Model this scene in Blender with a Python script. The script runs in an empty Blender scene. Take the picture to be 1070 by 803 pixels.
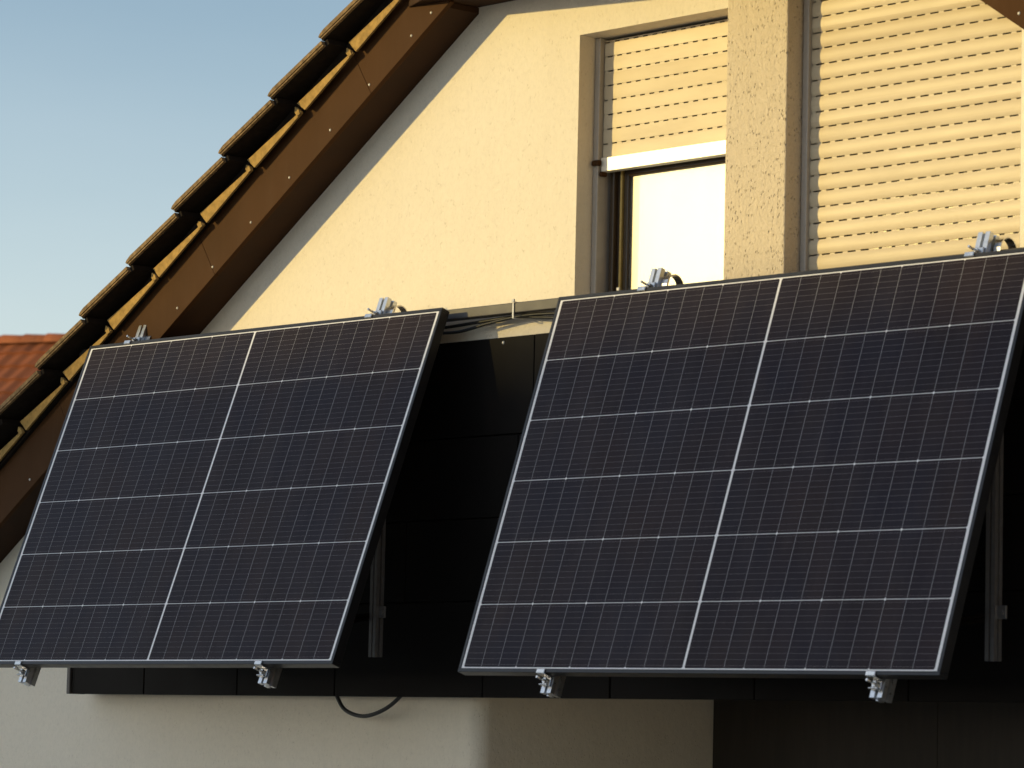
import bpy, bmesh, math, random
from mathutils import Matrix, Vector
random.seed(7)
SC = bpy.context.scene
COL = SC.collection

# ------------------------------------------------------------------ camera
cd = bpy.data.cameras.new('camera')
cam = bpy.data.objects.new('camera', cd)
COL.objects.link(cam)
cd.sensor_fit = 'HORIZONTAL'
cd.sensor_width = 36.0
cd.lens = 127.27
cd.clip_start = 0.1
cd.clip_end = 3000
cam.matrix_world = Matrix(((0.678001, 0.057255, 0.732827, 9.73197),
                           (0.734701, -0.083972, -0.673174, -7.04293),
                           (0.022994, 0.994822, -0.098998, -1.27159),
                           (0, 0, 0, 1)))
cd.dof.use_dof = True
cd.dof.focus_distance = 12.0
cd.dof.aperture_fstop = 9.0
SC.camera = cam

# ------------------------------------------------------------------ sky, sun, exposure
SUN_EL, SUN_AZ = 9.0, 38.7           # degrees above the horizon, degrees left of the facade's normal
w = bpy.data.worlds.new('World'); SC.world = w; w.use_nodes = True
wn = w.node_tree.nodes; wl = w.node_tree.links
sky = wn.new('ShaderNodeTexSky'); sky.sky_type = 'NISHITA'; sky.sun_disc = False
sky.sun_elevation = math.radians(SUN_EL)
sky.sun_rotation = math.radians(180 + SUN_AZ)
sky.altitude = 300; sky.air_density = 1.0; sky.dust_density = 0.6; sky.ozone_density = 2.0
bgn = wn['Background']; bgn.inputs['Strength'].default_value = 0.15
# a thin even veil of high haze takes some of the colour out of the blue
hsv = wn.new('ShaderNodeHueSaturation')
wl.new(sky.outputs[0], hsv.inputs['Color']); wl.new(hsv.outputs[0], bgn.inputs['Color'])
wtc = wn.new('ShaderNodeTexCoord'); wmp = wn.new('ShaderNodeMapping'); wmp.inputs['Scale'].default_value = (2.0, 2.0, 9.0)
wno = wn.new('ShaderNodeTexNoise'); wno.inputs['Scale'].default_value = 1.6; wno.inputs['Detail'].default_value = 5
wse = wn.new('ShaderNodeSeparateXYZ'); wl.new(wtc.outputs['Generated'], wse.inputs[0])
wl.new(wtc.outputs['Generated'], wmp.inputs['Vector']); wl.new(wmp.outputs[0], wno.inputs['Vector'])
wad = wn.new('ShaderNodeMath'); wad.operation = 'MULTIPLY_ADD'       # elevation, ruffled a little by the haze
wl.new(wno.outputs[0], wad.inputs[0]); wad.inputs[1].default_value = 0.09; wl.new(wse.outputs[2], wad.inputs[2])
def sky_curve(sock, stops):
    cr = wn.new('ShaderNodeValToRGB'); wl.new(wad.outputs[0], cr.inputs[0])
    el = cr.color_ramp.elements
    el[0].position, el[1].position = stops[0][0], stops[-1][0]
    for p_, v_ in stops[1:-1]: el.new(p_)
    for k_, (p_, v_) in enumerate(stops): el[k_].position = p_; el[k_].color = (v_, v_, v_, 1)
    wl.new(cr.outputs[0], sock)
sky_curve(hsv.inputs['Saturation'], [(0.03, 0.34), (0.13, 0.52), (0.26, 0.82), (0.60, 0.66)])
sky_curve(hsv.inputs['Value'], [(0.03, 0.98), (0.13, 0.93), (0.27, 0.74), (0.60, 1.0)])

sd = bpy.data.lights.new('sun', 'SUN'); sun = bpy.data.objects.new('sun', sd); COL.objects.link(sun)
sd.energy = 2.15; sd.angle = math.radians(0.6); sd.color = (1.0, 0.755, 0.275)
e, a = math.radians(SUN_EL), math.radians(SUN_AZ)
to_sun = Vector((-math.sin(a) * math.cos(e), -math.cos(a) * math.cos(e), math.sin(e)))
sun.rotation_euler = to_sun.to_track_quat('Z', 'Y').to_euler()
sun.location = to_sun * 30

SC.view_settings.view_transform = 'Standard'
SC.view_settings.look = 'None'
SC.view_settings.gamma = 1.0
SC.view_settings.use_curve_mapping = False
SC.view_settings.exposure = 0.80
SC.render.engine = 'CYCLES'
SC.cycles.max_bounces = 8

# ------------------------------------------------------------------ helpers: objects
def tag(o, label=None, cat=None, group=None, kind=None):
    if label: o['label'] = label
    if cat: o['category'] = cat
    if group: o['group'] = group
    if kind: o['kind'] = kind
    return o

def empty(name, matrix, label, cat, group=None):
    o = bpy.data.objects.new(name, None)
    o.empty_display_size = 0.1
    o.matrix_world = matrix if isinstance(matrix, Matrix) else Matrix.Translation(Vector(matrix))
    COL.objects.link(o)
    return tag(o, label, cat, group)

def build(name, bm, mats, parent=None, origin=None, smooth=False):
    """Link a bmesh as ONE object; origin = world point that becomes its local zero."""
    bmesh.ops.recalc_face_normals(bm, faces=bm.faces)
    if origin is not None:
        bmesh.ops.translate(bm, verts=bm.verts, vec=-Vector(origin))
    me = bpy.data.meshes.new(name)
    bm.to_mesh(me); bm.free()
    for m in (mats if isinstance(mats, (list, tuple)) else [mats]):
        me.materials.append(m)
    if smooth:
        for p in me.polygons: p.use_smooth = True
    o = bpy.data.objects.new(name, me)
    COL.objects.link(o)
    if parent is not None:
        o.parent = parent
    elif origin is not None:
        o.location = origin
    return o

def box(bm, x0, x1, y0, y1, z0, z1, bev=0.0, M=None, mat=0, seg=1):
    t = bmesh.new()
    vs = [t.verts.new((x, y, z)) for x in (x0, x1) for y in (y0, y1) for z in (z0, z1)]
    for f in ((0, 1, 3, 2), (4, 6, 7, 5), (0, 4, 5, 1), (2, 3, 7, 6), (0, 2, 6, 4), (1, 5, 7, 3)):
        t.faces.new([vs[i] for i in f])
    bmesh.ops.recalc_face_normals(t, faces=t.faces)
    if bev:
        bmesh.ops.bevel(t, geom=list(t.edges), offset=bev, segments=seg, affect='EDGES', profile=0.5)
    merge(bm, t, M, mat)

def merge(bm, t, M=None, mat=0):
    if M is not None: bmesh.ops.transform(t, matrix=M, verts=t.verts)
    vm = {}
    for v in t.verts: vm[v] = bm.verts.new(v.co)
    for f in t.faces:
        try:
            nf = bm.faces.new([vm[v] for v in f.verts]); nf.material_index = mat; nf.smooth = f.smooth
        except ValueError: pass
    t.free()

def prism(bm, poly, axis_vec, M=None, mat=0, bev=0.0):
    """Extrude a planar polygon (3-D points) along axis_vec."""
    t = bmesh.new()
    a = [t.verts.new(p) for p in poly]
    b = [t.verts.new(Vector(p) + Vector(axis_vec)) for p in poly]
    t.faces.new(a); t.faces.new(list(reversed(b)))
    n = len(poly)
    for i in range(n):
        t.faces.new((a[i], a[(i + 1) % n], b[(i + 1) % n], b[i]))
    bmesh.ops.recalc_face_normals(t, faces=t.faces)
    if bev:
        bmesh.ops.bevel(t, geom=list(t.edges), offset=bev, segments=2, affect='EDGES', profile=0.5)
    merge(bm, t, M, mat)

def tube(bm, pts, r, n=10, mat=0, caps=True):
    pts = [Vector(p) for p in pts]
    rings = []
    up = Vector((0, 0, 1))
    for i, p in enumerate(pts):
        d = (pts[min(i + 1, len(pts) - 1)] - pts[max(i - 1, 0)]).normalized()
        u = d.cross(up)
        if u.length < 1e-3: u = d.cross(Vector((1, 0, 0)))
        u.normalize(); v = u.cross(d).normalized()
        rings.append([bm.verts.new(p + r * (math.cos(2 * math.pi * k / n) * u + math.sin(2 * math.pi * k / n) * v)) for k in range(n)])
    for i in range(len(rings) - 1):
        for k in range(n):
            f = bm.faces.new((rings[i][k], rings[i][(k + 1) % n], rings[i + 1][(k + 1) % n], rings[i + 1][k]))
            f.smooth = True; f.material_index = mat
    if caps:
        bm.faces.new(rings[0]).material_index = mat
        bm.faces.new(list(reversed(rings[-1]))).material_index = mat

def ribbon(bm, pts, across, width, thick, mat=0):
    """A flat strap following pts; 'across' is its width direction."""
    pts = [Vector(p) for p in pts]; ac = Vector(across).normalized()
    rows = []
    for i, p in enumerate(pts):
        d = (pts[min(i + 1, len(pts) - 1)] - pts[max(i - 1, 0)]).normalized()
        nrm = d.cross(ac).normalized()
        rows.append([bm.verts.new(p + s * ac * width / 2 + q * nrm * thick / 2) for s, q in ((-1, -1), (1, -1), (1, 1), (-1, 1))])
    for i in range(len(rows) - 1):
        for k in range(4):
            f = bm.faces.new((rows[i][k], rows[i][(k + 1) % 4], rows[i + 1][(k + 1) % 4], rows[i + 1][k])); f.material_index = mat
    bm.faces.new(rows[0]).material_index = mat; bm.faces.new(list(reversed(rows[-1]))).material_index = mat

def dome(bm, c, r, normal, h=0.5, n=10, mat=0):
    """A rounded screw head."""
    q = Vector(normal).to_track_quat('Z', 'Y').to_matrix().to_4x4()
    t = bmesh.new()
    bmesh.ops.create_uvsphere(t, u_segments=n, v_segments=6, radius=r)
    for v in t.verts: v.co.z = max(v.co.z, 0) * h
    for f in t.faces: f.smooth = True
    merge(bm, t, Matrix.Translation(Vector(c)) @ q, mat)

def hexbolt(bm, c, axis, r, h, n=6, mat=0):
    q = Vector(axis).to_track_quat('Z', 'Y').to_matrix().to_4x4()
    poly = [(r * math.cos(2 * math.pi * k / n), r * math.sin(2 * math.pi * k / n), 0) for k in range(n)]
    prism(bm, poly, (0, 0, h), Matrix.Translation(Vector(c)) @ q, mat)

# ------------------------------------------------------------------ helpers: materials
class NT:
    def __init__(self, name):
        self.m = bpy.data.materials.new(name); self.m.use_nodes = True
        self.t = self.m.node_tree; self.n = self.t.nodes; self.l = self.t.links
        self.b = self.n['Principled BSDF']
    def new(self, typ, **kw):
        nd = self.n.new(typ)
        for k, v in kw.items(): setattr(nd, k, v)
        return nd
    def link(self, a, b): self.l.new(a, b)
    def math(self, op, a, b=None, c=None, clamp=False):
        nd = self.n.new('ShaderNodeMath'); nd.operation = op; nd.use_clamp = clamp
        for i, x in enumerate((a, b, c)):
            if x is None: continue
            if isinstance(x, (int, float)): nd.inputs[i].default_value = x
            else: self.l.new(x, nd.inputs[i])
        return nd.outputs[0]
    def mix(self, fac, a, b, blend='MIX'):
        nd = self.n.new('ShaderNodeMix'); nd.data_type = 'RGBA'; nd.blend_type = blend
        for s, x in ((nd.inputs[0], fac), (nd.inputs[6], a), (nd.inputs[7], b)):
            if isinstance(x, (int, float)): s.default_value = x
            elif isinstance(x, (tuple, list)): s.default_value = (*x[:3], 1)
            else: self.l.new(x, s)
        return nd.outputs[2]
    def obj(self):
        return self.n.new('ShaderNodeTexCoord').outputs['Object']
    def noise(self, vec, scale, detail=4, rough=0.5, dist=0.0):
        nd = self.n.new('ShaderNodeTexNoise')
        nd.inputs['Scale'].default_value = scale; nd.inputs['Detail'].default_value = detail
        nd.inputs['Roughness'].default_value = rough; nd.inputs['Distortion'].default_value = dist
        if vec is not None: self.l.new(vec, nd.inputs['Vector'])
        return nd
    def ramp(self, fac, p0, p1):
        nd = self.n.new('ShaderNodeMapRange'); nd.clamp = True
        nd.inputs[1].default_value = p0; nd.inputs[2].default_value = p1
        self.l.new(fac, nd.inputs[0])
        return nd.outputs[0]
    def mapping(self, vec, scale):
        nd = self.n.new('ShaderNodeMapping'); nd.inputs['Scale'].default_value = scale
        self.l.new(vec, nd.inputs['Vector']); return nd.outputs[0]
    def bump(self, h, strength, dist, normal=None):
        nd = self.n.new('ShaderNodeBump')
        nd.inputs['Strength'].default_value = strength; nd.inputs['Distance'].default_value = dist
        self.l.new(h, nd.inputs['Height'])
        if normal is not None: self.l.new(normal, nd.inputs['Normal'])
        self.l.new(nd.outputs[0], self.b.inputs['Normal']); return nd.outputs[0]
    def set(self, color=None, rough=None, metal=None, spec=None):
        if color is not None:
            if isinstance(color, (tuple, list)): self.b.inputs['Base Color'].default_value = (*color[:3], 1)
            else: self.l.new(color, self.b.inputs['Base Color'])
        if rough is not None:
            if isinstance(rough, (int, float)): self.b.inputs['Roughness'].default_value = rough
            else: self.l.new(rough, self.b.inputs['Roughness'])
        if metal is not None: self.b.inputs['Metallic'].default_value = metal
        if spec is not None: self.b.inputs['Specular IOR Level'].default_value = spec
        return self

def mat_stucco(name, col, coarse):
    k = NT(name); o = k.obj()
    big = k.noise(o, 1.3, 3).outputs[0]
    fine = k.noise(o, 42, 3, 0.6).outputs[0]
    grain = k.noise(k.mapping(o, (1, 1, 0.62)), 100 if not coarse else 110, 5, 0.65, 0.6).outputs[0]
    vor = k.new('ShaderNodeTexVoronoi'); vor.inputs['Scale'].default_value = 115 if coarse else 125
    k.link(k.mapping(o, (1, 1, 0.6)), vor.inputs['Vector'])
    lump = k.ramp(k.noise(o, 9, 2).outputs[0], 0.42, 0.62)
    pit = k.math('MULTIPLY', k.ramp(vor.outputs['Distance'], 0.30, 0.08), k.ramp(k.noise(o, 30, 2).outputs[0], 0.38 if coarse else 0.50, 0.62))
    c = k.mix(k.math('MULTIPLY', k.ramp(big, 0.35, 0.7), 0.35), col, tuple(x * y for x, y in zip(col, (0.90, 0.87, 0.82))))
    c = k.mix(k.math('MULTIPLY', k.ramp(fine, 0.4, 0.7), 0.14), c, tuple(x * 0.80 for x in col))
    streak = k.noise(k.mapping(o, (7, 7, 0.6)), 1.0, 5, 0.65).outputs[0]
    c = k.mix(k.math('MULTIPLY', k.ramp(streak, 0.52, 0.78), 0.22), c, tuple(x * y for x, y in zip(col, (0.80, 0.79, 0.78))))
    # sandy grain tone and darker pits, painting the shade of the coat's relief
    c = k.mix(k.math('MULTIPLY', k.ramp(grain, 0.46, 0.66), 0.22 if coarse else 0.16), c, tuple(x * 0.66 for x in col))
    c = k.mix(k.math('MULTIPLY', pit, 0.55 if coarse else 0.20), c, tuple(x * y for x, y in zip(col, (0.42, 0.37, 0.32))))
    k.set(c, 0.95, 0, 0.15)
    h = k.math('ADD', k.math('MULTIPLY', grain, 0.9 if coarse else 0.55), k.math('MULTIPLY', fine, 0.6))
    h = k.math('SUBTRACT', h, k.math('MULTIPLY', pit, 1.6 if coarse else 1.0))
    h = k.math('ADD', h, k.math('MULTIPLY', lump, 0.15))
    k.bump(h, 0.75 if coarse else 0.45, 0.0065 if coarse else 0.0060)
    return k.m

def mat_plain(name, col, rough=0.5, metal=0.0, spec=0.5, var=0.15, scale=20, bump=0.0, stretch=(1, 1, 1)):
    k = NT(name); o = k.mapping(k.obj(), stretch)
    n = k.noise(o, scale, 5, 0.6).outputs[0]
    c = k.mix(k.ramp(n, 0.3, 0.7), tuple(x * (1 - var) for x in col), tuple(min(1, x * (1 + var)) for x in col))
    k.set(c, None, metal, spec)
    k.link(k.math('ADD', k.math('MULTIPLY', n, 0.2), max(0.02, rough - 0.1)), k.b.inputs['Roughness'])
    if bump: k.bump(n, bump, 0.002)
    return k.m

def mat_cells(name):
    k = NT(name); o = k.obj()
    sep = k.new('ShaderNodeSeparateXYZ'); k.link(o, sep.inputs[0])
    X, Y = sep.outputs[0], sep.outputs[1]
    PX, PY = 0.0714, 0.1844
    xs = k.math('SUBTRACT', k.math('ABSOLUTE', X), 0.0038)
    yy = k.math('SUBTRACT', Y, 0.0138)
    u = k.math('DIVIDE', xs, PX); v = k.math('DIVIDE', yy, PY)
    def line(q, per):        # metres to the nearest multiple of the period
        fr = k.math('FRACT', k.math('ADD', q, 0.5))
        return k.math('MULTIPLY', k.math('ABSOLUTE', k.math('SUBTRACT', fr, 0.5)), per)
    dx, dy = line(u, PX), line(v, PY)
    dx3 = line(k.math('DIVIDE', u, 3), PX * 3)
    colgap = k.math('LESS_THAN', dx, 0.00042)
    rowgap = k.math('LESS_THAN', dy, 0.00085)
    dia = k.math('LESS_THAN', k.math('ADD', dx3, dy), 0.0046)
    out = k.math('MAXIMUM', k.math('LESS_THAN', u, 0), k.math('GREATER_THAN', u, 12))
    out = k.math('MAXIMUM', out, k.math('MAXIMUM', k.math('LESS_THAN', v, 0), k.math('GREATER_THAN', v, 6)))
    white = k.math('MAXIMUM', k.math('MAXIMUM', rowgap, dia), out)
    bus = k.math('LESS_THAN', line(k.math('ADD', k.math('MULTIPLY', v, 11), 0.5), PY / 11), 0.00018)
    # every third-cut cell has its own slight tint
    cv = k.new('ShaderNodeCombineXYZ')
    k.link(k.math('FLOOR', k.math('ADD', k.math('MULTIPLY', k.math('SIGN', X), k.math('ADD', u, 1)), 50)), cv.inputs[0])
    k.link(k.math('FLOOR', v), cv.inputs[1])
    wn_ = k.new('ShaderNodeTexWhiteNoise'); k.link(cv.outputs[0], wn_.inputs['Vector'])
    blot = k.noise(o, 3.5, 3).outputs[0]
    cell = k.mix(wn_.outputs[0], (0.0140, 0.0078, 0.0108), (0.0225, 0.0122, 0.0140))
    cell = k.mix(k.ramp(blot, 0.35, 0.65), cell, (0.0125, 0.0090, 0.0170))
    film = k.noise(k.mapping(o, (5, 1.4, 1)), 1.6, 6, 0.7).outputs[0]      # thin dust washed down the glass
    cell = k.mix(k.math('MULTIPLY', k.ramp(film, 0.42, 0.75), 0.030), cell, (0.40, 0.33, 0.28))
    c = k.mix(k.math('MULTIPLY', bus, 0.85), cell, (0.33, 0.30, 0.30))
    c = k.mix(k.math('MULTIPLY', colgap, 0.85), c, (0.55, 0.54, 0.56))
    c = k.mix(white, c, (0.82, 0.80, 0.80))
    k.set(c, 0.6, 0, 0.1)
    k.b.inputs['Coat Weight'].default_value = 0.16
    dirt = k.noise(o, 14, 6, 0.7).outputs[0]
    k.link(k.math('ADD', k.math('MULTIPLY', dirt, 0.12), 0.14), k.b.inputs['Coat Roughness'])
    k.b.inputs['Coat IOR'].default_value = 1.33
    return k.m

def mat_glass(name):
    k = NT(name)
    tr = k.new('ShaderNodeBsdfTransparent'); tr.inputs[0].default_value = (0.94, 0.95, 0.94, 1)
    gl = k.new('ShaderNodeBsdfGlossy'); gl.inputs['Roughness'].default_value = 0.01
    fr = k.new('ShaderNodeFresnel'); fr.inputs[0].default_value = 1.5
    g2 = k.new('ShaderNodeBsdfGlossy'); g2.inputs['Roughness'].default_value = 0.34      # film of dust
    gm = k.new('ShaderNodeMixShader'); gm.inputs[0].default_value = 0.55
    k.link(gl.outputs[0], gm.inputs[1]); k.link(g2.outputs[0], gm.inputs[2])
    mx = k.new('ShaderNodeMixShader')
    k.link(k.math('MULTIPLY', fr.outputs[0], 3.4, clamp=True), mx.inputs[0])
    k.link(tr.outputs[0], mx.inputs[1]); k.link(gm.outputs[0], mx.inputs[2])
    k.link(mx.outputs[0], k.n['Material Output'].inputs['Surface'])
    return k.m

def mat_clay_roof(name):
    k = NT(name); o = k.obj()
    sep = k.new('ShaderNodeSeparateXYZ'); k.link(o, sep.inputs[0])
    cv = k.new('ShaderNodeCombineXYZ')
    row = k.math('FLOOR', k.math('DIVIDE', sep.outputs[1], 0.26))
    off = k.math('MULTIPLY', row, 0.5)
    k.link(k.math('FLOOR', k.math('ADD', k.math('DIVIDE', sep.outputs[0], 0.24), off)), cv.inputs[0]); k.link(row, cv.inputs[1])
    wn_ = k.new('ShaderNodeTexWhiteNoise'); k.link(cv.outputs[0], wn_.inputs['Vector'])
    c = k.mix(wn_.outputs[0], (0.17, 0.046, 0.014), (0.28, 0.080, 0.024))
    c = k.mix(k.math('MULTIPLY', k.ramp(k.noise(o, 0.9, 4).outputs[0], 0.4, 0.75), 0.5), c, (0.13, 0.045, 0.022))
    k.set(c, 0.8, 0, 0.3)
    return k.m

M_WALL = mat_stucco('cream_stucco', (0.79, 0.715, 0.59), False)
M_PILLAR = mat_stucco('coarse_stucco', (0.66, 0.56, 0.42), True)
def mat_fascia(name):
    k = NT(name); o = k.obj()
    a_ = k.noise(o, 3, 5, 0.65).outputs[0]; b_ = k.noise(k.mapping(o, (26, 26, 3)), 1.0, 6, 0.7).outputs[0]
    c = k.mix(k.ramp(a_, 0.3, 0.7), (0.052, 0.023, 0.0082), (0.070, 0.031, 0.0115))
    c = k.mix(k.math('MULTIPLY', k.ramp(b_, 0.5, 0.8), 0.35), c, (0.085, 0.050, 0.026))
    k.set(c, None, 0, 0.06)
    k.link(k.math('ADD', k.math('MULTIPLY', b_, 0.3), 0.5), k.b.inputs['Roughness'])
    k.bump(a_, 0.15, 0.002)
    return k.m
M_FASCIA = mat_fascia('brown_fascia_sheet')
M_SOFFIT = mat_plain('dark_brown_soffit', (0.040, 0.019, 0.009), 0.7, 0, 0.15, 0.15, 8, 0.0)
M_MORTAR = mat_plain('ochre_verge_filler', (0.37, 0.235, 0.078), 0.9, 0, 0.2, 0.28, 45, 0.5)
M_TILE = mat_plain('lit_concrete_tile', (0.21, 0.14, 0.070), 0.9, 0, 0.2, 0.5, 60, 0.6)  # lit copy of the tile colour, paler for the sunlit rim
M_VERGE_SHADE = mat_plain('shade_dark_verge', (0.020, 0.015, 0.011), 0.95, 0, 0.1, 0.3, 40, 0.3)  # shaded copy of the tile: darkness under the verge put into the colour
M_SHUT = mat_plain('beige_shutter_slats', (0.64, 0.55, 0.40), 0.5, 0, 0.3, 0.05, 4, 0.0)
def mat_slats(name):
    k = NT(name); o = k.obj()
    sep = k.new('ShaderNodeSeparateXYZ'); k.link(o, sep.inputs[0])
    cv = k.new('ShaderNodeCombineXYZ'); k.link(k.math('FLOOR', k.math('DIVIDE', sep.outputs[2], 0.0438)), cv.inputs[0])
    wn_ = k.new('ShaderNodeTexWhiteNoise'); k.link(cv.outputs[0], wn_.inputs['Vector'])
    c = k.mix(wn_.outputs[0], (0.57, 0.465, 0.310), (0.64, 0.535, 0.370))
    d = k.noise(k.mapping(o, (3, 3, 14)), 1.2, 6, 0.7).outputs[0]
    c = k.mix(k.math('MULTIPLY', k.ramp(d, 0.5, 0.75), 0.22), c, (0.45, 0.37, 0.25))
    k.set(c, None, 0, 0.3)
    k.link(k.math('ADD', k.math('MULTIPLY', d, 0.25), 0.36), k.b.inputs['Roughness'])
    return k.m
M_SHUT = mat_slats('beige_shutter_slats')
M_RAILG = mat_plain('grey_aluminium_guide', (0.45, 0.41, 0.36), 0.5, 0.10, 0.5, 0.06, 30)
M_BAR = mat_plain('pale_aluminium_bar', (0.84, 0.78, 0.66), 0.42, 0.30, 0.5, 0.04, 20)
M_FRAMEW = mat_plain('dark_brown_window_frame', (0.040, 0.024, 0.012), 0.35, 0, 0.5, 0.15, 30)
M_GASKET = mat_plain('brass_coloured_seal', (0.62, 0.46, 0.16), 0.3, 0.6, 0.5, 0.1, 30)
M_GLASS = mat_glass('window_glass')
M_CURTAIN = mat_plain('white_curtain_cloth', (0.88, 0.86, 0.80), 0.9, 0, 0.1, 0.03, 12)
M_INT = mat_plain('interior_plaster', (0.45, 0.40, 0.33), 0.9, 0, 0.2, 0.05, 3)
M_CLAD = mat_plain('black_brown_cladding', (0.0042, 0.0031, 0.0026), 0.65, 0, 0.10, 0.25, 9)
M_HAND = mat_plain('grey_brown_handrail', (0.050, 0.044, 0.042), 0.55, 0.0, 0.5, 0.1, 18)
M_PFRAME = mat_plain('black_anodised_frame', (0.030, 0.030, 0.032), 0.38, 0.6, 0.5, 0.10, 25)
M_CELLS = mat_cells('silicon_cells_under_glass')
M_BACK = mat_plain('backsheet', (0.5, 0.5, 0.5), 0.7)
M_ALU = mat_plain('bare_aluminium', (0.55, 0.57, 0.60), 0.30, 0.9, 0.5, 0.08, 60)
M_ALUD = mat_plain('dull_aluminium', (0.20, 0.20, 0.205), 0.5, 0.5, 0.5, 0.10, 60)
M_STEEL = mat_plain('stainless_steel', (0.62, 0.60, 0.57), 0.25, 1.0, 0.5, 0.08, 80)
M_CABLE = mat_plain('black_cable_rubber', (0.012, 0.012, 0.012), 0.5, 0, 0.4)
M_TIE = mat_plain('white_nylon_tie', (0.62, 0.60, 0.56), 0.5)
M_SCREW = mat_plain('zinc_screw', (0.55, 0.52, 0.47), 0.45, 0.2)
M_DARKWOOD = mat_plain('dark_door_wood', (0.034, 0.027, 0.021), 0.6, 0, 0.3, 0.2, 6, 0.1, (8, 8, 1))
M_CLAY = mat_clay_roof('red_clay_roof')
M_PLASTER2 = mat_plain('neighbour_plaster', (0.42, 0.38, 0.31), 0.9, 0, 0.2, 0.1, 2)
M_PLASTER3 = mat_plain('pale_bounce_plaster', (0.52, 0.44, 0.34), 0.95, 0, 0.1, 0.05, 2)
M_WINDARK = mat_plain('dark_pane', (0.02, 0.022, 0.025), 0.08)

def mat_ground(name):
    k = NT(name); o = k.obj()
    n = k.noise(o, 0.15, 6, 0.6).outputs[0]; f = k.noise(o, 6, 6, 0.7).outputs[0]
    c = k.mix(k.ramp(n, 0.42, 0.58), (0.40, 0.385, 0.34), (0.50, 0.48, 0.42))
    c = k.mix(k.math('MULTIPLY', f, 0.4), c, (0.27, 0.26, 0.23))
    k.set(c, 0.95, 0, 0.2); return k.m
M_GROUND = mat_ground('pale_paving')

# ------------------------------------------------------------------ ground
GZ = -4.2
bm = bmesh.new()
vs = [bm.verts.new((x, y, GZ)) for x, y in ((-900, -900), (900, -900), (900, 900), (-900, 900))]
bm.faces.new(vs)
tag(build('ground', bm, M_GROUND), kind='structure')

# ------------------------------------------------------------------ the house
YW = 0.20                      # plane of the gable wall
PITCH = math.radians(33.7); TP = math.tan(PITCH); CP, SP = math.cos(PITCH), math.sin(PITCH)
XA = 2.51                      # ridge
HO = Vector((XA, YW, GZ))
house = empty('house', HO, 'cream stucco gable house with brown verge and black balcony cladding', 'house')
def H(name, bm, mats, parent=None, smooth=False): return build(name, bm, mats, parent or house, HO, smooth)
def zfb(x): return 0.425 + TP * ((x if x <= XA else 2 * XA - x) - 0.90)      # lower edge of the fascia
def zft(x): return 0.511 + TP * ((x if x <= XA else 2 * XA - x) - 0.75)      # upper edge of the fascia

# gable wall: plates that butt edge to edge round the openings
W1 = (2.108, 2.86, -0.02, 0.812)       # left window opening x0 x1 z0 z1
D2 = (3.029, 3.828, -1.10, 1.02)        # right shuttered opening
LX, LZ, LY = 1.735, -1.112, 1.215       # loggia under the balcony: left corner, ceiling, depth
XL, XR = -1.35, 6.37
bm = bmesh.new()
def quad(pts, mat=0):
    f = bm.faces.new([bm.verts.new(p) for p in pts]); f.material_index = mat
def wallpoly(pts): quad([(x, YW, z) for x, z in pts])
top = lambda x: zfb(x) + 0.12
RC = 0.05
wallpoly([(XL, GZ), (LX - 0.05, GZ), (LX - 0.05, LZ), (XL, LZ)])
arc = [(LX - 0.05 + RC * math.sin(t * math.pi / 20), YW + RC - RC * math.cos(t * math.pi / 20)) for t in range(11)]
for (xa_, ya_), (xb_, yb_) in zip(arc[:-1], arc[1:]):
    quad([(xa_, ya_, GZ), (xb_, yb_, GZ), (xb_, yb_, LZ), (xa_, ya_, LZ)])
LXS = arc[-1][0]
wallpoly([(XL, LZ), (W1[0], LZ), (W1[0], top(W1[0])), (XL, top(XL))])
wallpoly([(W1[0], LZ), (W1[1], LZ), (W1[1], W1[2]), (W1[0], W1[2])])
wallpoly([(W1[0], W1[3]), (W1[1], W1[3]), (W1[1], top(W1[1])), (XA, top(XA)), (W1[0], top(W1[0]))])
wallpoly([(W1[1], LZ), (D2[0], LZ), (D2[0], top(D2[0])), (W1[1], top(W1[1]))])
wallpoly([(D2[0], D2[3]), (D2[1], D2[3]), (D2[1], top(D2[1])), (D2[0], top(D2[0]))])
wallpoly([(D2[0], LZ), (D2[1], LZ), (D2[1], D2[2]), (D2[0], D2[2])])
wallpoly([(D2[1], LZ), (XR, LZ), (XR, top(XR)), (D2[1], top(D2[1]))])
YB = YW + 0.32
for (x0, x1, z0, z1) in (W1, D2):
    quad([(x0, YW, z0), (x0, YB, z0), (x0, YB, z1), (x0, YW, z1)])
    quad([(x1, YW, z0), (x1, YB, z0), (x1, YB, z1), (x1, YW, z1)])
    quad([(x0, YW, z1), (x1, YW, z1), (x1, YB, z1), (x0, YB, z1)])
    quad([(x0, YW, z0), (x1, YW, z0), (x1, YB, z0), (x0, YB, z0)])
# loggia: side wall, ceiling
quad([(LXS, YW + RC, GZ), (LXS, LY, GZ), (LXS, LY, LZ), (LXS, YW + RC, LZ)])
quad([(LX - 0.05, YW, LZ), (XR, YW, LZ), (XR, LY, LZ), (LX - 0.05, LY, LZ)])
# flanks and back
quad([(XL, YW, GZ), (XL, 9, GZ), (XL, 9, top(XL)), (XL, YW, top(XL))])
quad([(XR, YW, LZ), (XR, 9, LZ), (XR, 9, top(XR)), (XR, YW, top(XR))])
quad([(XR, LY, GZ), (XR, 9, GZ), (XR, 9, LZ), (XR, LY, LZ)])
quad([(XL, 9, GZ), (XR, 9, GZ), (XR, 9, top(XR)), (XA, 9, top(XA)), (XL, 9, top(XL))])
wall = H('gable_wall', bm, M_WALL)
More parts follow.
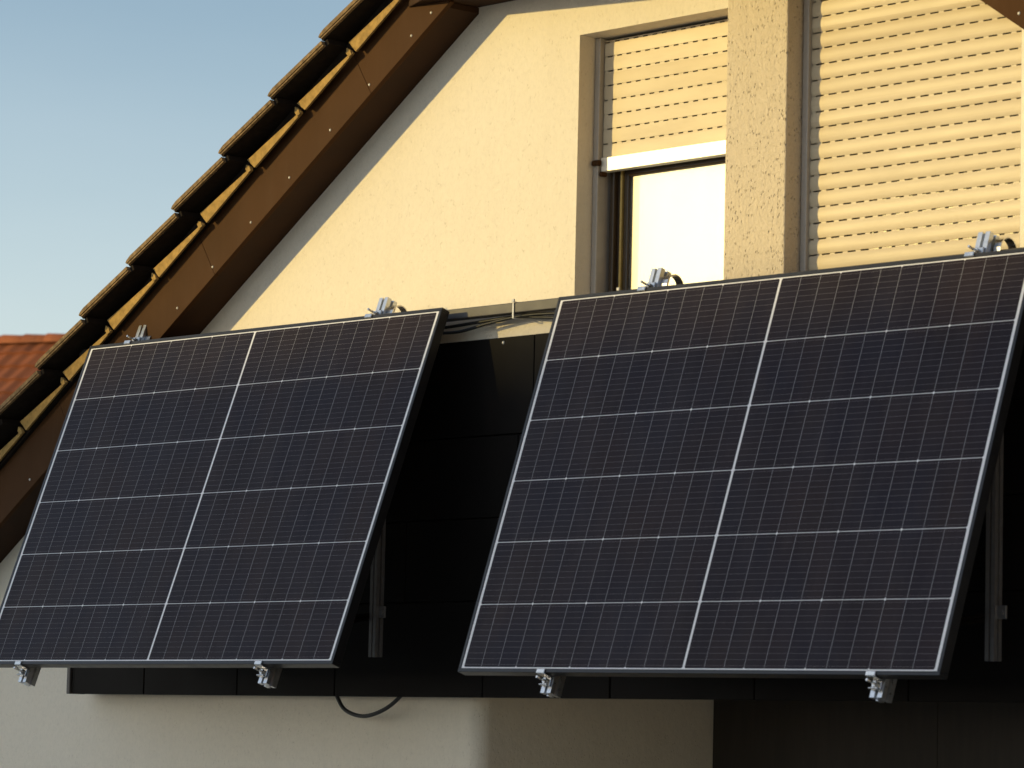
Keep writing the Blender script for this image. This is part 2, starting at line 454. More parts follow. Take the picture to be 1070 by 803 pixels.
# rear wall of the loggia: dark boarded front
bm = bmesh.new()
n = 5
for i in range(n):
    x0 = LXS + 0.002 + (XR - LXS - 0.004) * i / n; x1 = LXS + 0.002 + (XR - LXS - 0.004) * (i + 1) / n
    box(bm, x0 + 0.001, x1 - 0.001, LY - 0.02, LY + 0.03, GZ, LZ - 0.002, 0.0005)
box(bm, 4.12, 4.17, YW + 0.03, LY - 0.025, GZ, LZ - 0.002, 0.002)  # unseen partition, added to keep light from the right out of the loggia
H('loggia_front', bm, M_DARKWOOD)
# rooms behind the two openings
bm = bmesh.new()
def room(x0, x1, z0, z1, y0, y1):
    quad([(x0, y1, z0), (x1, y1, z0), (x1, y1, z1), (x0, y1, z1)])
    quad([(x0, y0, z0), (x0, y1, z0), (x0, y1, z1), (x0, y0, z1)])
    quad([(x1, y0, z0), (x1, y1, z0), (x1, y1, z1), (x1, y0, z1)])
    quad([(x0, y0, z0), (x1, y0, z0), (x1, y1, z0), (x0, y1, z0)])
    quad([(x0, y0, z1), (x1, y0, z1), (x1, y1, z1), (x0, y1, z1)])
room(1.0, 2.95, LZ + 0.02, 0.95, YB, 4.0)
room(2.97, 4.4, LZ + 0.02, 1.1, YB, 4.0)
for x0, x1, z0, z1, o in ((1.0, 2.95, LZ + .02, .95, W1), (2.97, 4.4, LZ + .02, 1.1, D2)):
    quad([(x0, YB, z0), (o[0], YB, z0), (o[0], YB, z1), (x0, YB, z1)])
    quad([(o[1], YB, z0), (x1, YB, z0), (x1, YB, z1), (o[1], YB, z1)])
    quad([(o[0], YB, o[3]), (o[1], YB, o[3]), (o[1], YB, z1), (o[0], YB, z1)])
    if o[2] > z0: quad([(o[0], YB, z0), (o[1], YB, z0), (o[1], YB, o[2]), (o[0], YB, o[2])])
H('room_interior', bm, M_INT)

# projecting pillar between the openings
bm = bmesh.new()
box(bm, 2.798, 3.028, 0.11, YW + 0.05, -0.07, 1.30, 0.004, seg=2)
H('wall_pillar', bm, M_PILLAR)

# ---- verge: fascia boards with screws, soffit, filler wedges, tiles
YF = 0.06
def slope_board(x0, x1, y0, y1, bot, topf, bev=0.0):
    b = bmesh.new()
    prism(b, [(x0, y0, bot(x0)), (x1, y0, bot(x1)), (x1, y0, topf(x1)), (x0, y0, topf(x0))], (0, y1 - y0, 0), bev=bev)
    return b
def perp(x, z, d):   # slide up the board's normal (left slope)
    return (x - SP * d, z + CP * d)
joints = [-1.62, -0.96, -0.215, 0.53, 1.283, 1.640]
HB = 0.168      # board width, square to the slope
for side in (1, -1):
    mx = (lambda x: x) if side == 1 else (lambda x: 2 * XA - x)
    for i in range(len(joints) - 1):
        xa, xb = joints[i] + 0.0003, joints[i + 1] - 0.0003
        bm = bmesh.new()
        pts = []
        for x, d in ((xa, 0), (xb, 0), (xb, HB), (xa, HB)):
            xx = x + 0.045 ; zz = zfb(xx)
            px_, pz_ = perp(xx, zz, d)
            pts.append((mx(px_), YF, pz_))
        # the topmost board is cut off level under the eave box
        prism(bm, pts, (0, 0.018, 0), bev=0.0015)
        fb = H('fascia_board', bm, M_FASCIA)
        for sx in (-1.3, -1.1, -0.78, -0.60, -0.41, -0.19, 0.012, 0.20, 0.383, 0.563, 0.754, 0.942, 1.137, 1.319, 1.511, 1.600):
            if joints[i] < sx - 0.03 <= joints[i + 1]:
                b2 = bmesh.new()
                dome(b2, (mx(sx), YF, zfb(sx) + 0.034), 0.0048, (0, -1, 0), 0.6)
                H('screw', b2, M_SCREW, fb)
    # soffit between fascia and wall, one run each side
    bm = bmesh.new()
    xs = (joints[0], 1.66)
    prism(bm, [(mx(xs[0]), YF + 0.0185, zfb(xs[0]) + 0.004), (mx(xs[1]), YF + 0.0185, zfb(xs[1]) + 0.004),
               (mx(xs[1]), YF + 0.0185, zfb(xs[1]) + 0.022), (mx(xs[0]), YF + 0.0185, zfb(xs[0]) + 0.022)], (0, YW - YF - 0.0185, 0))
    H('verge_soffit', bm, M_SOFFIT)

# eave box of the hipped gable top: its underside ends over the top of the left fascia
bm = bmesh.new()
EZ = 0.955
prism(bm, [(1.50, YW, EZ), (1.50, 0.055, EZ), (2.75, -0.46, EZ), (3.52, -0.46, EZ), (3.52, YW, EZ)], (0, 0, 0.16), bev=0.003)
H('eave_soffit', bm, M_SOFFIT)

# roof slabs
roofbm = bmesh.new()
for side in (1, -1):
    mx = (lambda x: x) if side == 1 else (lambda x: 2 * XA - x)
    pts = [(-1.95, zft(-1.95) + 0.030), (XA, zft(XA) + 0.030), (XA, zft(XA) + 0.095), (-1.95, zft(-1.95) + 0.095)]
    prism(roofbm, [(mx(x), YF + 0.05, z) for x, z in pts], (0, 9.2, 0))
roof = H('roof', roofbm, M_TILE)
# verge tiles: each laid flatter than the roof so its nose stands on the tile below
GX, GZt = 0.2410, 0.1560
DT = math.radians(6.0)
def tile_mesh(y0, y1, seed):
    """tile in its own frame: nose at 0, runs up along +x, thickness +z"""
    L, T, LR = 0.312, 0.0185, 0.296
    prof = [(0.004, 0.0), (L, 0.0), (L, T), (0.035, T + 0.002), (0.014, T - 0.002), (0.003, T - 0.009), (0.0, 0.006)]
    b = bmesh.new()
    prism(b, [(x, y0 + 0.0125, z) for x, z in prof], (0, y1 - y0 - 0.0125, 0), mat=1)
    # rim along the open edge, painted in the lit tile colour, in two steps, and a lug under the nose
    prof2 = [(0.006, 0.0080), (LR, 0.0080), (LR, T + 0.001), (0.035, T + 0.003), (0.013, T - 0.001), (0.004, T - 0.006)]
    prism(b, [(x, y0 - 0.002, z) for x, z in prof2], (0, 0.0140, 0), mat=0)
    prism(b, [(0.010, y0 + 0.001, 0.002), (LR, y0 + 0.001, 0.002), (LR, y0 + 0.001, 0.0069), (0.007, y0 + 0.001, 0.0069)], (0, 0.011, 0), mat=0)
    return b
ANG = PITCH - DT
for side in (1, -1):
    for i in range(-8, 7):
        nx, nz = 0.463 + GX * i, 0.409 + GZt * i
        if nx > 1.9: continue
        y0 = -0.036 + random.uniform(-0.004, 0.004)
        b = tile_mesh(y0, y0 + 0.30, i)
        c, s = math.cos(ANG + random.uniform(-.006, .006)), math.sin(ANG)
        for v in b.verts:
            x, z = v.co.x, v.co.z
            X, Z = nx + x * c - z * s, nz + x * s + z * c
            v.co.x = X if side == 1 else 2 * XA - X; v.co.z = Z
        H('verge_tile', b, [M_TILE, M_VERGE_SHADE], roof)
        # filler wedge under the tile, above the fascia
        if side == 1 or i > 0:
            ux, uz = math.cos(PITCH), math.sin(PITCH)
            def FP(u_, n_, y_):
                X, Z = nx + u_ * ux - n_ * uz, nz + u_ * uz + n_ * ux
                return (X if side == 1 else 2 * XA - X, y_, Z)
            j_ = lambda q: random.uniform(-q, q)
            # bottom edge parallel to the roof, top edge tucked under the flatter tile
            p = [(0.062 + j_(.003), -0.084), (0.335 + j_(.003), -0.084 + j_(.001)), (0.335, -0.075 + j_(.002)), (0.048 + j_(.004), -0.037 + j_(.004))]
            b = bmesh.new()
            prism(b, [FP(u_, n_, 0.030 + j_(.0005)) for u_, n_ in p], (0, 0.009, 0), bev=0.0015)
            # crumb of filler in the joint below
            c0 = 0.030 + j_(.003)
            q = [(c0, -0.080), (c0 + .016, -0.082), (c0 + .018, -0.066), (c0 + .008, -0.050 + j_(.004)), (c0 - .004, -0.060)]
            prism(b, [FP(u_, n_, 0.026) for u_, n_ in q], (0, 0.012, 0), bev=0.002)
            H('verge_filler', b, M_MORTAR, roof)
# batten boarding behind the fillers, coloured near-black to paint the shadow gap
bm = bmesh.new()
for side in (1, -1):
    mx = (lambda x: x) if side == 1 else (lambda x: 2 * XA - x)
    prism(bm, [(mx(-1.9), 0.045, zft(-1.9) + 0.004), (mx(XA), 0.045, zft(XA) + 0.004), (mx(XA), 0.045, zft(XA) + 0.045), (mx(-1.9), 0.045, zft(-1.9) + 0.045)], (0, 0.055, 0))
H('verge_batten', bm, M_VERGE_SHADE, roof)

# ---- roller shutters
def slat_curtain(x0, x1, z0, z1, y, pitch, bulge, dash, period, z_ref):
    """slats with curved fronts; between them perforated strips whose slots are real holes"""
    b = bmesh.new()
    strip = 0.0040
    def hface(za, ya, zb, yb, xa, xb):
        b.faces.new([b.verts.new(p) for p in ((xa, ya, za), (xb, ya, za), (xb, yb, zb), (xa, yb, zb))]).smooth = False
    n = 7
    z = z_ref - math.floor((z_ref - z0) / pitch) * pitch - pitch
    while z < z1:
        jz, jy = random.uniform(-.0004, .0004), random.uniform(-.0006, .0006)
        body0, body1 = z + strip, z + pitch
        vr = []
        for j in range(n + 1):
            t = j / n
            zz = body0 + (body1 - body0) * t
            yy = y - bulge * (1 - (2 * t - 1) ** 2) ** 0.8 + jy * (2 * t - 1)
            zz += jz * (1 if 0 < j < n else 0)
            zz = min(max(zz, z0), z1)
            vr.append((b.verts.new((x0, yy, zz)), b.verts.new((x1, yy, zz))))
        for j in range(n):
            if abs(vr[j][0].co.z - vr[j + 1][0].co.z) > 1e-6:
                f = b.faces.new((vr[j][0], vr[j][1], vr[j + 1][1], vr[j + 1][0])); f.smooth = True
        if z > z0 and z + strip < z1:
            off = random.uniform(0, period)
            x = x0
            xx = x0 - off
            while xx < x1:
                a0, a1 = max(xx, x0), min(xx + period - dash, x1)
                if a1 > a0: hface(z, y + 0.0012, z + strip, y + 0.0012, a0, a1)
                xx += period
        z += pitch
    return b

def guide(x0, x1, y0, y1, z0, z1):
    b = bmesh.new()
    box(b, x0, x1, y0, y1, z0, z1, 0.003, seg=2)
    return b

# left window
win = H('window', guide(2.110, 2.131, 0.262, 0.318, W1[2], W1[3] - 0.001), M_RAILG)
win['label'] = 'window with its shutter half down'
bm = slat_curtain(2.134, 2.86, 0.452, W1[3] - 0.010, 0.280, 0.0434, 0.0009, 0.020, 0.039, 0.7085)
H('roller_shutter', bm, M_SHUT, win)
bm = bmesh.new()
prism(bm, [(2.137, 0.270, 0.410), (2.137, 0.269, 0.452), (2.137, 0.290, 0.452), (2.137, 0.290, 0.408)], (0.72, 0, 0), bev=0.002)
H('shutter_bottom_bar', bm, M_BAR, win)
bm = bmesh.new()
box(bm, 2.112, 2.142, 0.252, 0.268, 0.428, 0.444, 0.003); box(bm, 2.135, 2.150, 0.262, 0.285, 0.396, 0.410, 0.003)
H('shutter_stopper', bm, M_FASCIA, win)
bm = bmesh.new()
yf = 0.345
box(bm, 2.110, 2.128, 0.336, 0.415, W1[2] + 0.001, W1[3] - 0.002, 0.003, seg=2)
box(bm, 2.1282, 2.139, 0.352, 0.415, W1[2] + 0.031, 0.618, 0.001)      # outer frame jamb
box(bm, 2.1285, 2.86, 0.330, 0.415, 0.62, W1[3] - 0.003, 0.004)                        # head, behind the slats
box(bm, 2.110, 2.86, 0.320, 0.415, W1[2] + 0.002, 0.03, 0.004)                        # sill member
H('window_frame', bm, M_FRAMEW, win)
bm = bmesh.new()
box(bm, 2.1393, 2.1465, 0.350, 0.38, 0.032, 0.618, 0.001)
H('frame_seal', bm, M_GASKET, win)
bm = bmesh.new()
box(bm, 2.1468, 2.166, 0.358, 0.388, 0.032, 0.618, 0.004, seg=2)
box(bm, 2.167, 2.86, 0.352, 0.3705, 0.398, 0.617, 0.004)
box(bm, 2.167, 2.86, 0.352, 0.3705, 0.0325, 0.055, 0.004)
H('window_sash', bm, M_FRAMEW, win)
bm = bmesh.new()
bm.faces.new([bm.verts.new(p) for p in ((2.165, 0.366, 0.05), (2.86, 0.366, 0.05), (2.86, 0.366, 0.40), (2.165, 0.366, 0.40))])
H('window_pane', bm, M_GLASS, win)

for c_ in win.children:
    if c_.name.split('.')[0] in ('window_frame', 'frame_seal', 'window_sash', 'window_pane'):
        c_.data.transform(Matrix.Translation((0.034, -0.036, 0)))
# right opening, shutter all the way down
dr = H('shuttered_door', guide(3.0305, 3.052, 0.170, 0.215, D2[2] + 0.001, D2[3] - 0.001), M_RAILG)
H('guide_rail', guide(3.798, 3.825, 0.172, 0.22, D2[2] + 0.001, D2[3] - 0.001), M_RAILG, dr)
bm = slat_curtain(3.048, 3.803, -1.09, D2[3] - 0.002, 0.186, 0.0440, 0.0038, 0.029, 0.047, 0.425)
H('roller_shutter', bm, M_SHUT, dr)
bm = bmesh.new()
box(bm, 3.031, 3.824, 0.30, 0.36, D2[2] + 0.002, D2[3] - 0.004, 0.004)
H('door_leaf', bm, M_FRAMEW, dr)

# ---- balcony front: cladding panels and handrail
cl = bmesh.new()
box(cl, -0.15, 4.45, 0.150, YW - 0.003, -1.04, -0.905)
clad = H('balcony_cladding', cl, M_CLAD)
bm = bmesh.new()
box(bm, -0.13, 4.45, 0.1226, 0.1240, -1.05, -0.082)
H('backing_membrane', bm, M_CABLE, clad)
zrows = [-1.140, -0.855, -0.612, -0.369, -0.078]
offs = [[-0.185, 0.213, 0.70, 1.18, 1.855, 2.39, 2.95, 3.50, 4.05, 4.48],
        [-0.185, 0.40, 0.95, 1.50, 2.03, 2.58, 3.13, 3.68, 4.23, 4.48],
        [-0.185, 0.15, 0.70, 1.25, 1.985, 2.39, 2.95, 3.50, 4.05, 4.48],
        [-0.185, 0.40, 0.95, 1.50, 2.047, 2.58, 3.13, 3.68, 4.23, 4.48]]
for r in range(4):
    for i in range(len(offs[r]) - 1):
        b = bmesh.new()
        x0, x1 = offs[r][i] + 0.0022, offs[r][i + 1] - 0.0022
        y0 = 0.10 + random.uniform(0, 0.003)
        box(b, x0, x1, y0, 0.122, zrows[r] + 0.0022, zrows[r + 1] - 0.0022, 0.0015)
        p = H('cladding_panel', b, M_CLAD, clad)
        if (r, i) == (3, 3):
            b = bmesh.new(); dome(b, (1.912, y0, -0.096), 0.0055, (0, -1, 0), 0.6); H('screw', b, M_SCREW, clad)
bm = bmesh.new()
box(bm, -0.14, 2.79, 0.1245, YW + 0.02, -0.90, 0.004, 0.003)
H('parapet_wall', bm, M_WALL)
bm = bmesh.new()
box(bm, -0.205, -0.1865, 0.094, 0.16, -1.138, -0.08, 0.002)
H('edge_trim', bm, M_HAND, clad)
bm = bmesh.new()
box(bm, -0.15, 4.45, 0.060, 0.100, -0.018, 0.0125, 0.0025, seg=2)
H('handrail', bm, M_HAND)

# ------------------------------------------------------------------ curtain behind the left window
bm = bmesh.new()
n = 90
rows = []
for i in range(n + 1):
    x = 2.202 + 0.65 * i / n
    y = 0.341 + 0.003 * math.sin(x * 55 + 0.8 * math.sin(x * 17))
    rows.append((bm.verts.new((x, y, 0.0)), bm.verts.new((x, y, 0.78))))
for i in range(n):
    f = bm.faces.new((rows[i][0], rows[i + 1][0], rows[i + 1][1], rows[i][1])); f.smooth = True
tag(build('curtain', bm, M_CURTAIN, origin=(2.47, 0.341, 0.0)), 'white sunlit curtain hanging behind the glass of the left window', 'curtain')

# ------------------------------------------------------------------ solar panels
PWID, PHGT = 1.762, 1.134
def panel(matrix, label):
    """local frame: x along the panel, y up its slope, z out of its face; origin mid lower edge"""
    root = empty('solar_panel', matrix, label, 'solar panel', 'solar panels hung on the balcony')
    W2 = PWID / 2; lip = 0.011; D = -0.030; fz = 0.0015
    b = bmesh.new()
    # long bars run through, short bars butt between them
    for y0, y1 in ((0, lip), (PHGT - lip, PHGT)):
        box(b, -W2, W2, y0, y1, D, fz, 0.0009)
    for x0, x1 in ((-W2, -W2 + lip), (W2 - lip, W2)):
        box(b, x0, x1, lip + 0.0002, PHGT - lip - 0.0002, D, fz, 0.0009)
    # inner foot of the frame at the back
    for y0, y1 in ((lip + .001, 0.030), (PHGT - 0.030, PHGT - lip - .001)):
        box(b, -W2 + 0.032, W2 - 0.032, y0, y1, D + 0.0003, D + 0.002)
    for x0, x1 in ((-W2 + lip + .001, -W2 + 0.030), (W2 - 0.030, W2 - lip - .001)):
        box(b, x0, x1, 0.012, PHGT - 0.012, D + 0.0006, D + 0.0022)
    build('frame', b, M_PFRAME, root)
    b = bmesh.new()
    x, y0, y1 = W2 - lip - 0.0003, lip + 0.0003, PHGT - lip - 0.0003
    vs = [b.verts.new(p) for p in ((-x, y0, 0), (x, y0, 0), (x, y1, 0), (-x, y1, 0))]
    b.faces.new(vs)
    vs2 = [b.verts.new((v.co.x, v.co.y, -0.005)) for v in vs]
    f = b.faces.new(list(reversed(vs2))); f.material_index = 1
    for i in range(4):
        f = b.faces.new((vs[i], vs[(i + 1) % 4], vs2[(i + 1) % 4], vs2[i])); f.material_index = 1
    build('cell_sheet', b, [M_CELLS, M_BACK], root)
    b = bmesh.new()
    box(b, -0.045, 0.045, 0.52, 0.60, -0.028, -0.0055, 0.004)
    build('junction_box', b, M_CABLE, root)
    return root

def frame_from(u, v, wv, inner_tl):
    """u right, v down the face, wv into it (world vectors); inner_tl = top left corner inside the frame"""
    u, v, wv = Vector(u).normalized(), Vector(v).normalized(), Vector(wv).normalized()
    base = Vector(inner_tl) + u * (PWID / 2 - 0.011) + v * (PHGT - 0.011)
    M = Matrix((u, -v, -wv)).transposed().to_4x4()
    M.translation = base
    return M, u, v, wv
T20 = math.radians(20)
ML, uL, vL, wL = frame_from((1, 0, 0), (0, -math.sin(T20), -math.cos(T20)), (0, math.cos(T20), -math.sin(T20)), (0, 0, 0))
MR, uR, vR, wR = frame_from((0.999931, -0.010864, -0.004414), (-0.007524, -0.305659, -0.952111), (0.008994, 0.952079, -0.305719), (2.257969, 0.00447, -0.006379))
panel(ML, 'left solar panel with black frame, below the brown roof verge')
panel(MR, 'right solar panel with black frame, below the window and closed shutter')

# ------------------------------------------------------------------ mounting brackets
def profile(b, p0, p1, face, side, wdt, dep, slot=0.010, mat=0):
    """slotted aluminium extrusion from p0 to p1; face = outward normal of its front, side = its right"""
    p0, p1 = Vector(p0), Vector(p1)
    ax = (p1 - p0); f = Vector(face).normalized(); s = Vector(side).normalized()
    h, d, g, k = wdt / 2, dep, slot / 2, 0.011
    # outline seen from the end (s, f): slots in the front and both sides
    o = [(-h, 0), (-g, 0), (-g, -k), (g, -k), (g, 0), (h, 0), (h, -d / 2 + g), (h - k, -d / 2 + g), (h - k, -d / 2 - g), (h, -d / 2 - g),
         (h, -d), (g, -d), (g, -d + k), (-g, -d + k), (-g, -d), (-h, -d), (-h, -d / 2 - g), (-h + k, -d / 2 - g), (-h + k, -d / 2 + g), (-h, -d / 2 + g)]
    prism(b, [tuple(p0 + s * a_ + f * c_) for a_, c_ in o], ax, mat=mat)

def bracket(M, u, v, wv, xl, label):
    """xl = local x of the rail on its panel"""
    Mi = M
    def P(x, y, z): return Mi @ Vector((x, y, z))       # panel-local point to world
    outn = -wv; upn = -v
    o = P(xl, PHGT, -0.05)
    root = empty('mounting_bracket', (o.x, o.y, o.z - 1.05), label, 'bracket', 'aluminium brackets carrying the solar panels')
    O = root.location.copy()
    def B(name, b, m, parent=None): return build(name, b, m, parent or root, O)
    b = bmesh.new()
    profile(b, P(xl, -0.047, -0.0315), P(xl, PHGT + 0.076, -0.0315), outn, u, 0.040, 0.040)
    B('slanted_rail', b, M_ALU)
    # end clamps top and bottom: lip over the frame, stepped foot on the rail, bolt
    for yb, sg in ((0.0, -1), (PHGT, 1)):
        b = bmesh.new()
        def cb(x0, x1, y0, y1, z0, z1, bev=0.0015):
            t = bmesh.new(); ya, yb_ = sorted((yb + sg * y0, yb + sg * y1))
            box(t, xl + x0, xl + x1, ya, yb_, z0, z1, bev); merge(b, t, Mi)
        cb(-0.016, 0.016, -0.0095, 0.004, 0.0018, 0.0062)       # lip on the frame
        cb(-0.016, 0.016, 0.0008, 0.005, -0.024, 0.0017)         # riser
        cb(-0.016, 0.016, 0.0052, 0.030, -0.0305, -0.0245)         # foot
        if sg < 0: cb(-0.016, 0.016, 0.0255, 0.030, -0.0243, -0.014)         # toe
        cl_ = B('end_clamp', b, M_STEEL)
        b = bmesh.new()
        yc = yb + sg * 0.016
        hexbolt(b, P(xl, yc, -0.0243), outn, 0.008, 0.009)
        tube(b, [P(xl, yc, -0.016), P(xl, yc, 0.013)], 0.0036, 8)
        B('bolt', b, M_STEEL, cl_)
    # upright rail against the cladding
    zt, zb = -0.055, -1.020 if xl < 0.5 or M is ML else -1.035
    xw = P(xl, 0.3, 0).x + (0.034 if M is MR and xl > 0 else 0.0)
    b = bmesh.new()
    profile(b, (xw, 0.048, zb), (xw, 0.048, zt), (0, -1, 0), (1, 0, 0), 0.030, 0.030, 0.006)
    up_ = B('upright_rail', b, M_ALUD)
    # spreader arm to the foot of the slanted rail
    zj = -0.885 if M is ML else -0.912
    q = None
    yl = 0.15
    foot = P(xl, yl, -0.0735)
    b = bmesh.new()
    pa, pb = Vector((xw - 0.027, 0.064, zj)), Vector((foot.x - 0.027, foot.y + 0.004, foot.z))
    d = (pb - pa).normalized(); nrm = d.cross(Vector((1, 0, 0))).normalized()
    profile(b, pa, pb, nrm, (1, 0, 0), 0.022, 0.022, 0.004)
    B('spreader_arm', b, M_CLAD)
    b = bmesh.new()
    box(b, xw + 0.0155, xw + 0.046, 0.056, 0.062, zj - 0.017, zj + 0.017, 0.001)
    box(b, xw + 0.0155, xw + 0.0185, 0.050, 0.076, zj - 0.017, zj + 0.017, 0.001)
    jp = B('joint_plate', b, M_ALUD)
    b = bmesh.new(); hexbolt(b, (xw + 0.033, 0.056, zj), (0, -1, 0), 0.0075, 0.006); B('bolt', b, M_ALUD, jp)
    # steel strap from the rail head over the handrail
    b = bmesh.new()
    hx = P(xl, PHGT + 0.004, -0.055)
    xs = hx.x + 0.034
    pts = []
    y0, z0 = hx.y + 0.010, hx.z - 0.016
    pts += [(xs, y0 - 0.012, z0 - 0.012), (xs, y0 + 0.002, z0 + 0.012)]
    cy, cz, ry, rz = 0.086, 0.006, 0.034, 0.040
    for kk in range(0, 11):
        t_ = math.pi * (1 - kk / 10)
        pts.append((xs, cy + ry * math.cos(t_), cz + rz * math.sin(t_)))
    pts.append((xs, cy + ry, -0.022)); pts.append((xs, cy + ry - 0.012, -0.034)); pts.append((xs, 0.07, -0.036))
    ribbon(b, pts, (1, 0, 0), 0.026, 0.003)
    B('hook_strap', b, M_STEEL)
    b = bmesh.new()
    box(b, xs - 0.034, xs + 0.016, y0 - 0.026, y0 - 0.0135, z0 - 0.022, z0 + 0.008, 0.002)
    B('strap_foot', b, M_STEEL)
    return root
bracket(ML, uL, vL, wL, 0.200 - 0.870, 'mounting bracket at the left end of the left solar panel, beside the roof verge')
bracket(ML, uL, vL, wL, 1.416 - 0.870, 'mounting bracket at the right end of the left solar panel, beside the dark gap')
bracket(MR, uR, vR, wR, 2.590 - 2.258 - 0.870, 'mounting bracket holding the right solar panel, in front of the bright window')
bracket(MR, uR, vR, wR, 3.788 - 2.258 - 0.870, 'mounting bracket holding the right solar panel, in front of the closed shutter')

# ------------------------------------------------------------------ cables and ties
def spline(ctrl, n=12):
    ctrl = [Vector(p) for p in ctrl]
    out = []
    P_ = [2 * ctrl[0] - ctrl[1]] + ctrl + [2 * ctrl[-1] - ctrl[-2]]
    for i in range(1, len(P_) - 2):
        p0, p1, p2, p3 = P_[i - 1:i + 3]
        for k_ in range(n):
            t = k_ / n
            out.append(0.5 * ((2 * p1) + (p2 - p0) * t + (2 * p0 - 5 * p1 + 4 * p2 - p3) * t * t + (3 * p1 - p0 - 3 * p2 + p3) * t ** 3))
    out.append(ctrl[-1]); return out
bm = bmesh.new()
tube(bm, spline([(1.128, 0.137, -1.06), (1.142, 0.136, -1.10), (1.160, 0.132, -1.138), (1.210, 0.126, -1.180), (1.300, 0.123, -1.197), (1.390, 0.126, -1.176), (1.458, 0.132, -1.134), (1.483, 0.136, -1.09), (1.498, 0.137, -1.05)]), 0.0062, 10)
tag(build('power_cable', bm, M_CABLE, origin=(1.30, 0.13, -1.19)), 'black cable hanging in a loop below the dark cladding', 'cable')
bm = bmesh.new()
tube(bm, spline([(1.45, 0.085, -0.04), (1.62, 0.082, -0.050), (1.74, 0.080, -0.054), (1.87, 0.08, -0.038), (2.0, 0.08, -0.0265), (2.12, 0.08, -0.027), (2.30, 0.08, -0.036), (2.5, 0.08, -0.04)]), 0.0048, 8)
tag(build('handrail_cable', bm, M_CABLE, origin=(1.9, 0.08, -0.03)), 'thin black cable sagging lowest under the grey handrail, nearer the left panel', 'cable', 'cables under the handrail')
bm = bmesh.new()
tube(bm, spline([(1.45, 0.09, -0.034), (1.65, 0.088, -0.036), (1.80, 0.088, -0.031), (1.97, 0.088, -0.0255), (2.08, 0.088, -0.034), (2.22, 0.088, -0.042), (2.5, 0.09, -0.035)]), 0.0048, 8)
tag(build('handrail_cable', bm, M_CABLE, origin=(1.95, 0.088, -0.03)), 'thin black cable held close under the grey handrail, dipping nearer the right panel', 'cable', 'cables under the handrail')
def tie(x, label):
    b = bmesh.new()
    w_ = 0.006
    loop = [(x, 0.0575, -0.034), (x, 0.0575, 0.0145), (x, 0.1025, 0.0145), (x, 0.1025, -0.034), (x, 0.0575, -0.034)]
    ribbon(b, loop, (1, 0, 0), w_, 0.0022)
    box(b, x - 0.0055, x + 0.0055, 0.054, 0.060, 0.013, 0.022, 0.001)
    tag(build('cable_tie', b, M_TIE, origin=(x, 0.08, -0.03)), label, 'cable tie', 'cable ties on the handrail')
tie(2.000, 'white cable tie round the handrail between the two solar panels')
tie(2.439, 'white cable tie peeking above the right panel, below the dark window frame')

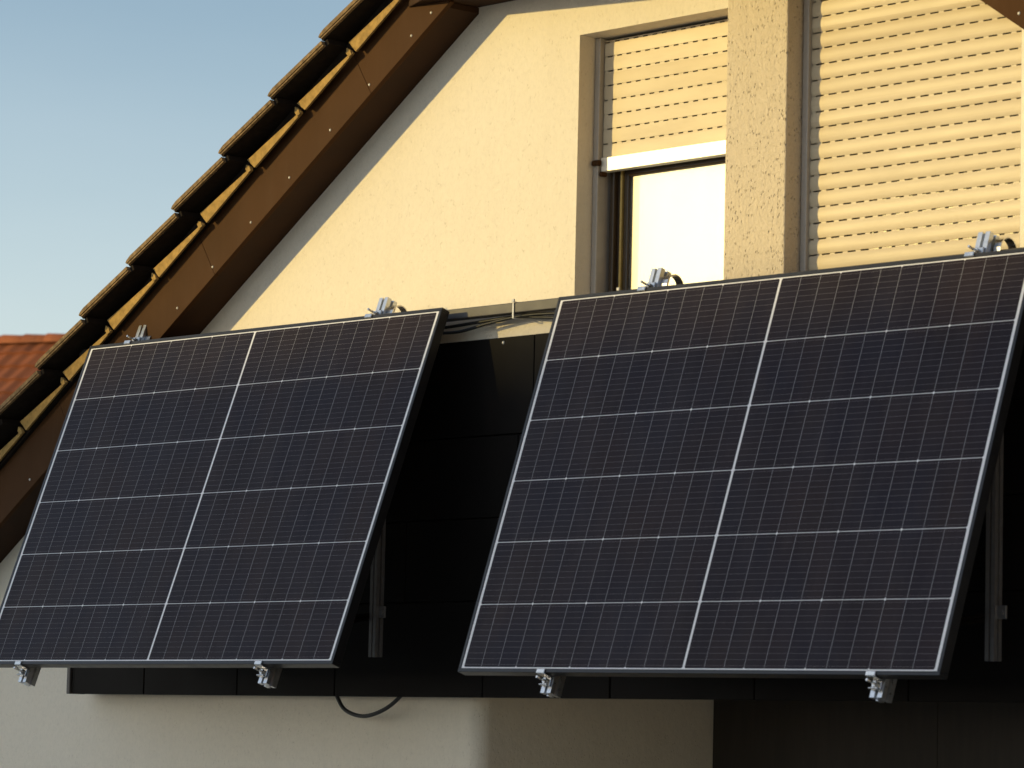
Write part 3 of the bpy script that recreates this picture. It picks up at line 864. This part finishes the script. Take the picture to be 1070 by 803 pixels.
# ------------------------------------------------------------------ neighbour houses
def tiled_house(name, centre, rot, L, D, ridge, eave, label, detail=True, plaster=None):
    """origin on the ground; ridge along local x"""
    M = Matrix.Translation(Vector((centre[0], centre[1], GZ))) @ Matrix.Rotation(rot, 4, 'Z')
    root = empty(name, M, label, 'house')
    b = bmesh.new()
    x, y = L / 2 - 0.3, D / 2 - 0.45
    tz = ridge - (ridge - eave) * (y) / (D / 2) - 0.12
    poly = [(-x, -y, 0), (-x, y, 0), (-x, y, tz), (-x, 0, ridge - 0.15), (-x, -y, tz)]
    prism(b, poly, (2 * x, 0, 0))
    build('wall', b, plaster or M_PLASTER2, root)
    for sy in (-1, 1):
        for i in range(4):
            for zz in (0.9, 3.6):
                if zz + 1.3 > tz: continue
                b = bmesh.new(); xc = -x + (i + 0.5) * 2 * x / 4
                box(b, xc - 0.55, xc + 0.55, sy * y - 0.03, sy * y + 0.03, zz, zz + 1.25, 0.01)
                wf = build('window', b, M_BAR, root)
                b = bmesh.new(); box(b, xc - 0.47, xc + 0.47, sy * y - 0.036, sy * y + 0.036, zz + 0.08, zz + 1.17)
                build('pane', b, M_WINDARK, wf)
    sl = math.hypot(D / 2, ridge - eave); an = math.atan2(ridge - eave, D / 2)
    nr = int(sl / 0.33); ncol = int(L / 0.24)
    for sy in (-1, 1):
        b = bmesh.new()
        if detail:
            sub = 6
            grid = []
            rowsz = []
            for r in range(nr + 1):
                for half in ((0.0, 0.0), (0.985, 0.032)) if r < nr else ((0.0, 0.0),):
                    rowsz.append(((r + half[0]) * sl / nr, half[1]))
            # rows run from the ridge (0) down; each course lifts towards its lower lip
            for dist, lift in rowsz:
                line = []
                for c in range(ncol * sub + 1):
                    xx = -L / 2 + L * c / (ncol * sub)
                    wv_ = 0.017 * (0.5 + 0.5 * math.cos(2 * math.pi * (c % sub) / sub))
                    hh = lift + wv_
                    line.append(b.verts.new((xx, sy * (dist * math.cos(an) + hh * math.sin(an)), ridge - dist * math.sin(an) + hh * math.cos(an))))
                grid.append(line)
            for r in range(len(grid) - 1):
                for c in range(len(grid[0]) - 1):
                    b.faces.new((grid[r][c], grid[r][c + 1], grid[r + 1][c + 1], grid[r + 1][c]))
        else:
            prism(b, [(-L / 2, 0, ridge - 0.1), (-L / 2, sy * D / 2, eave - 0.1), (-L / 2, sy * D / 2, eave), (-L / 2, 0, ridge)], (L, 0, 0))
        build('roof', b, M_CLAY, root)
    n = int(L / 0.36)
    b = bmesh.new()
    for i in range(n):
        x0 = -L / 2 + i * L / n; x1 = x0 + L / n + 0.03
        ring0, ring1 = [], []
        for k_ in range(9):
            t = math.pi * k_ / 8
            for ring, xx, r_ in ((ring0, x0, 0.135), (ring1, x1, 0.115)):
                ring.append(b.verts.new((xx, r_ * math.cos(t) * 1.05, ridge - 0.03 + r_ * math.sin(t))))
        for k_ in range(8): b.faces.new((ring0[k_], ring0[k_ + 1], ring1[k_ + 1], ring1[k_])).smooth = True
        b.faces.new(ring0)
    build('ridge_cap', b, M_CLAY, root)
    return root
ang = math.radians(23)
p = Vector((-31.3, 21.75)) - 2.0 * Vector((math.cos(ang), math.sin(ang)))
tiled_house('neighbour_house', (p.x, p.y), ang, 13.0, 9.0, 4.23 - 0.115 - GZ, 4.23 - GZ - 3.7, 'distant house with red clay tile roof behind the verge')
# the house across the street whose roof keeps the evening sun off the balcony
ys = -30.0; d_h = abs(ys) / math.cos(a)
rz = -0.045 + d_h * math.tan(e)
tiled_house('opposite_house', (-20.2, ys), 0.0, 11.5, 9.0, rz - 0.11 - GZ, rz - GZ - 3.6, 'house across the street facing the balcony, red tile roof', detail=False)
# unseen house added on the right of the yard: its pale front throws warm light back under the balcony
tiled_house('bounce_house', (18.6, -4.5), math.radians(90), 17.0, 9.0, 6.6 - GZ, 2.2 - GZ, 'added unseen house at the right side of the yard, pale front bouncing evening sun', detail=False, plaster=M_PLASTER3)
